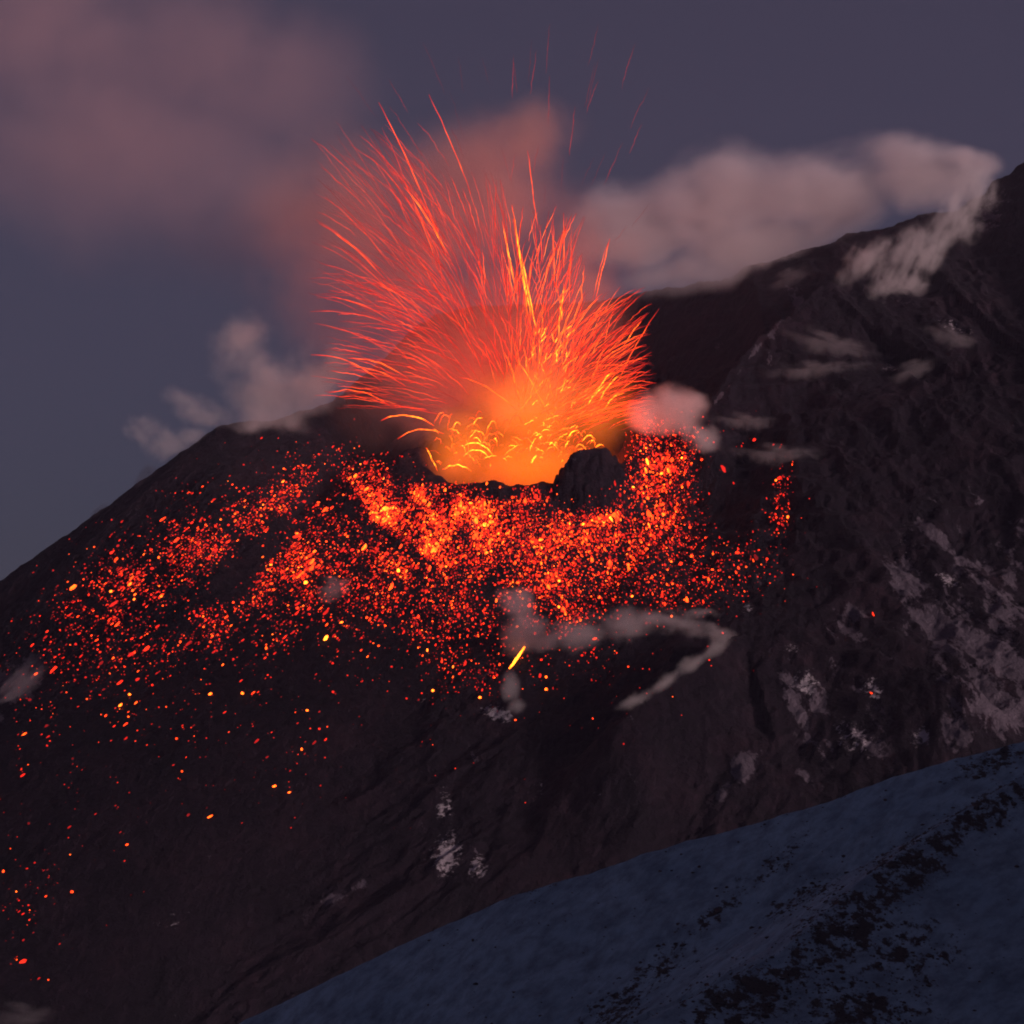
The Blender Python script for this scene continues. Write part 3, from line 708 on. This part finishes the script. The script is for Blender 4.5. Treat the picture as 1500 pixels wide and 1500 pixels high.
# ------------------------------------------------------------------ smoke and steam
def plume(name, label, cat, blobs, dens, color=(.9, .88, .88), nscale=.02, lo=.35, hi=.65, group=None, aniso=.0, emit=None, stretch=(1, 1, 1), power=1.3, rot=0, warp=.9):
    """blobs: (px, py, depth, half width px, half height px, half depth m, tilt in the picture)"""
    c0 = at(blobs[0][0], blobs[0][1], blobs[0][2])
    bm = bmesh.new(); prm = []
    for (px, py, Y, rx, ry, rd, ang) in blobs:
        c = at(px, py, Y) - c0; s = Y / F
        sc_ = Vector((rx * s, rd, ry * s)); e = Euler((0, R(ang), 0))
        M = Matrix.Translation(c) @ e.to_matrix().to_4x4() @ Matrix.Diagonal((*(sc_ * (1.06 + .16 * warp)), 1))
        bmesh.ops.create_icosphere(bm, subdivisions=3, radius=1.0, matrix=M)
        prm.append((c, e, sc_))
    me = bpy.data.meshes.new(name); bm.to_mesh(me); bm.free()
    o = bpy.data.objects.new(name, me); o.location = c0; COL.objects.link(o)
    if len(blobs) > 1:
        md = o.modifiers.new('r', 'REMESH'); md.mode = 'VOXEL'; md.voxel_size = max(1.5, min(min(p_[2]) for p_ in prm) / 4, max(o.dimensions) / 160)
        dg = bpy.context.evaluated_depsgraph_get()
        me2 = bpy.data.meshes.new_from_object(o.evaluated_get(dg)); o.modifiers.clear(); o.data = me2; me = me2; me2.name = name
    m, ns, ls = new_mat(name)
    out = N(ns, 'ShaderNodeOutputMaterial'); tc = N(ns, 'ShaderNodeTexCoord'); P = tc.outputs['Object']
    rmin = min(min(p_[2]) for p_ in prm); rmean = sum(min(p_[2][0], p_[2][2]) for p_ in prm) / len(prm)
    wn = N(ns, 'ShaderNodeTexNoise'); wn.inputs['Scale'].default_value = .75 / rmean; wn.inputs['Detail'].default_value = 3; ls.new(P, wn.inputs['Vector'])
    wv = N(ns, 'ShaderNodeVectorMath'); wv.operation = 'SUBTRACT'; ls.new(wn.outputs['Color'], wv.inputs[0]); wv.inputs[1].default_value = (.5, .5, .5)
    ws = N(ns, 'ShaderNodeVectorMath'); ws.operation = 'MULTIPLY_ADD'; ls.new(wv.outputs[0], ws.inputs[0]); ws.inputs[1].default_value = (rmean * warp, rmin * .5 * warp, rmean * warp); ls.new(P, ws.inputs[2])
    PW = ws.outputs[0]
    f = None
    for (c, e, s_) in prm:
        mp = N(ns, 'ShaderNodeMapping'); mp.vector_type = 'TEXTURE'
        mp.inputs['Location'].default_value = c; mp.inputs['Rotation'].default_value = e; mp.inputs['Scale'].default_value = s_
        ls.new(PW, mp.inputs[0])
        d = N(ns, 'ShaderNodeVectorMath'); d.operation = 'DOT_PRODUCT'; ls.new(mp.outputs[0], d.inputs[0]); ls.new(mp.outputs[0], d.inputs[1])
        v = mth(ns, ls, 'SUBTRACT', 1.0, d.outputs['Value'], clamp=True)
        f = v if f is None else mth(ns, ls, 'SMOOTH_MAX', f, v, .16)
    if len(prm) > 1: f = mth(ns, ls, 'MULTIPLY', mth(ns, ls, 'SUBTRACT', f, 0.095, clamp=True), 1.1)
    f = mth(ns, ls, 'POWER', f, power)
    mp = N(ns, 'ShaderNodeMapping'); mp.vector_type = 'TEXTURE'; mp.inputs['Rotation'].default_value = (0, R(rot), 0); mp.inputs['Scale'].default_value = stretch; ls.new(P, mp.inputs[0])
    nz = noise(ns, ls, mp.outputs[0], nscale, 3, .5)
    mr = N(ns, 'ShaderNodeMapRange'); mr.interpolation_type = 'SMOOTHSTEP'
    # eat the edges more than the heart
    nz2 = mth(ns, ls, 'ADD', nz, mth(ns, ls, 'MULTIPLY', f, .16))
    ls.new(nz2, mr.inputs[0]); mr.inputs[1].default_value = lo; mr.inputs[2].default_value = hi
    dn = mth(ns, ls, 'MULTIPLY', mth(ns, ls, 'MULTIPLY', f, mr.outputs[0]), dens)
    pv = N(ns, 'ShaderNodeVolumePrincipled')
    pv.inputs['Color'].default_value = (*color, 1); pv.inputs['Anisotropy'].default_value = aniso
    ls.new(dn, pv.inputs['Density'])
    if emit:
        col, st_ = emit
        pv.inputs['Emission Color'].default_value = (*col, 1)
        ls.new(mth(ns, ls, 'MULTIPLY', f, st_), pv.inputs['Emission Strength'])
    ls.new(pv.outputs[0], out.inputs['Volume'])
    me.materials.clear(); me.materials.append(m)
    tag(o, label, cat, group)
    return o

plume('incandescent_spray', 'glowing orange mist of lava filling the crater mouth', 'lava mist',
      [(780, 680, 4000, 150, 70, 90, 0), (780, 610, 4000, 140, 110, 90, 0), (870, 600, 4000, 75, 90, 60, 0), (675, 655, 3985, 75, 70, 70, 0)], .002, (.6, .4, .35), .02, .25, .75, emit=((1, .185, .005), .0105), power=1.7)
plume('fountain_smoke', 'red-lit smoke rising behind the lava fountain', 'smoke',
      [(680, 520, 4130, 260, 190, 110, 0), (620, 420, 4130, 250, 220, 130, 0), (780, 480, 4110, 190, 180, 100, 0), (680, 290, 4120, 220, 180, 120, 0), (765, 205, 4130, 115, 100, 90, 0), (530, 340, 4120, 230, 210, 110, 0), (840, 400, 4120, 130, 160, 90, 0)],
      .0115, (.92, .55, .47), .011, .30, .70, power=1.8)
plume('ash_cloud', 'huge dull red ash cloud drifting across the upper left sky', 'ash cloud',
      [(180, 220, 4500, 420, 200, 250, 15), (60, 60, 4500, 420, 220, 250, 0), (340, 90, 4500, 330, 190, 200, 20), (430, 330, 4450, 240, 140, 150, 0)],
      .0028, (.86, .58, .60), .006, .30, .66, power=1.8)
plume('summit_steam', 'broad pinkish steam cloud streaming left from the summit', 'steam',
      [(1345, 250, 4380, 135, 66, 60, 8), (1200, 285, 4400, 150, 88, 70, -10), (1060, 300, 4420, 150, 108, 70, -5), (930, 330, 4440, 130, 90, 60, 0), (1090, 370, 4440, 240, 60, 60, -14), (1430, 240, 4340, 60, 28, 40, 12)],
        .050, (.97, .88, .90), .014, .30, .70, power=1.8, stretch=(1.5, 1, .9), rot=-12, warp=.7)
plume('summit_fumarole', 'ragged pale steam column pouring up from the summit face', 'steam',
      [(1300, 425, 4120, 40, 50, 30, 10), (1340, 370, 4140, 62, 50, 35, -30), (1395, 325, 4170, 52, 46, 35, -35), (1270, 380, 4140, 60, 34, 30, -25), (1298, 462, 4100, 16, 28, 15, 0), (1425, 275, 4220, 50, 55, 40, -30), (1340, 420, 4110, 40, 40, 25, -30)],
      .034, (.95, .88, .88), .045, .42, .66, stretch=(.7, 1, 1.3), rot=25, warp=1.7)
plume('crater_side_steam', 'pink-lit steam puff just right of the crater', 'steam',
      [(985, 600, 3890, 62, 44, 30, 0), (950, 605, 3890, 45, 36, 30, 0), (1025, 640, 3850, 40, 24, 20, 15), (1010, 590, 3900, 40, 26, 25, 0)],
      .055, (.97, .92, .92), .022, .28, .58, power=1.6, warp=1.2)
plume('shoulder_steam', 'grey steam rising from the left shoulder beside the fountain', 'steam',
      [(395, 570, 4150, 90, 66, 45, 25), (350, 505, 4180, 60, 66, 40, 20), (445, 572, 4150, 75, 45, 40, 0), (390, 615, 4120, 80, 26, 30, 5), (480, 540, 4180, 80, 60, 40, 0), (300, 600, 4170, 70, 36, 30, 10)],
      .048, (.93, .86, .86), .018, .32, .74, power=2.1, warp=1.5)
plume('shoulder_wisp', 'small grey steam wisp lower on the left skyline', 'steam',
      [(250, 650, 4190, 62, 30, 25, 15), (210, 625, 4200, 40, 26, 25, 20), (285, 640, 4180, 40, 26, 20, 0)], .036, (.93, .86, .86), .025, .34, .7, power=2.1, warp=1.6)
plume('dark_ash_puff', 'small dark ash puff just above the left skyline', 'ash puff',
      [(218, 692, 4160, 20, 15, 10, -20), (204, 706, 4150, 11, 16, 8, 10)], .05, (.12, .1, .12), .05, .3, .6, group='dark ash puffs on the left skyline')
plume('dark_ash_puff', 'thin dark ash wisp lowest on the left skyline', 'ash puff',
      [(145, 748, 4150, 22, 7, 8, -40)], .05, (.12, .1, .12), .05, .3, .6, group='dark ash puffs on the left skyline')
v0 = hit1(765, 945)
plume('vent_steam', 'pinkish steam column standing over the small yellow vent', 'steam',
      [(770, 925, v0.y - 15, 44, 44, 25, 0), (755, 885, v0.y - 10, 40, 36, 22, 15), (790, 945, v0.y - 15, 42, 24, 20, -10)], .055, (.95, .85, .86), .020, .26, .64, power=1.5, warp=1.2)
v1 = hit1(1075, 930)
plume('band_steam', 'pale steam band drifting left across the slope from the dark spur', 'steam',
      [(1050, 927, v1.y - 6, 50, 16, 12, 14), (985, 914, v1.y - 25, 62, 24, 18, 4), (915, 915, v1.y - 45, 62, 32, 22, -4), (850, 925, v1.y - 50, 60, 36, 22, -15), (1010, 896, v1.y + 8, 60, 8, 10, 5)], .055, (.95, .88, .88), .03, .30, .70, power=1.8, warp=1.3, stretch=(1.6, 1, .8))
wb = [(1050, 948, 34, 14, -33), (1012, 972, 36, 14, -33), (972, 1000, 36, 14, -35), (930, 1026, 40, 13, -25)]
plume('spur_wisp', 'thin diagonal steam wisp along the edge of the dark spur', 'steam',
      [(a, b, min(hit1(a, b).y, hit1(a, b + 8).y) - 12, c, d, 12, e) for (a, b, c, d, e) in wb], .055, (.95, .9, .88), .03, .32, .6, power=1.7, warp=1.2, stretch=(1.8, 1, .7), rot=-33)
v3 = hit1(748, 1030)
plume('low_puff', 'small grey steam puff below the yellow vent', 'steam',
      [(748, 1005, v3.y - 15, 18, 28, 10, 0), (757, 1040, v3.y - 12, 16, 24, 10, 15)], .06, (.9, .88, .88), .05, .3, .55)
for (bx, by, rx, ry, ang, dn, lab) in [(1225, 505, 85, 18, 15, .012, 'thin grey haze wisp across the right spur, upper one'), (1200, 540, 95, 13, -3, .012, 'thin grey haze wisp across the right spur, below the upper one'), (1345, 540, 45, 18, -15, .012, 'small grey haze wisp right of the two long ones'),
                                       (1100, 617, 75, 11, 6, .012, 'thin grey haze wisp right of the pink steam puff'), (1150, 665, 95, 15, 5, .012, 'grey haze wisp above the right-hand ember trickle'), (1400, 495, 60, 14, 25, .012, 'small grey haze wisp highest on the right flank'),
                                       (490, 860, 26, 22, 0, .03, 'faint grey puff in the left ember field'), (1160, 405, 40, 16, -20, .012, 'faint dust wisp under the right skyline'), (30, 1000, 55, 24, -42, .028, 'pale steam wisp low at the left picture edge'), (40, 1490, 60, 25, 10, .008, 'faint steam wisp in the lower left corner')]:
    q = hit1(bx, by + (ry * .6 if by < 1450 else 0))
    plume('haze_wisp', lab, 'haze wisp', [(bx, by, q.y - 12, rx * 1.15, ry * 1.3, 16, ang)], dn * 1.35, (.9, .84, .86), .04, .42, .68, stretch=(2.6, 1, .5), rot=ang, power=2.0, warp=1.9, group='thin haze wisps on the slopes')
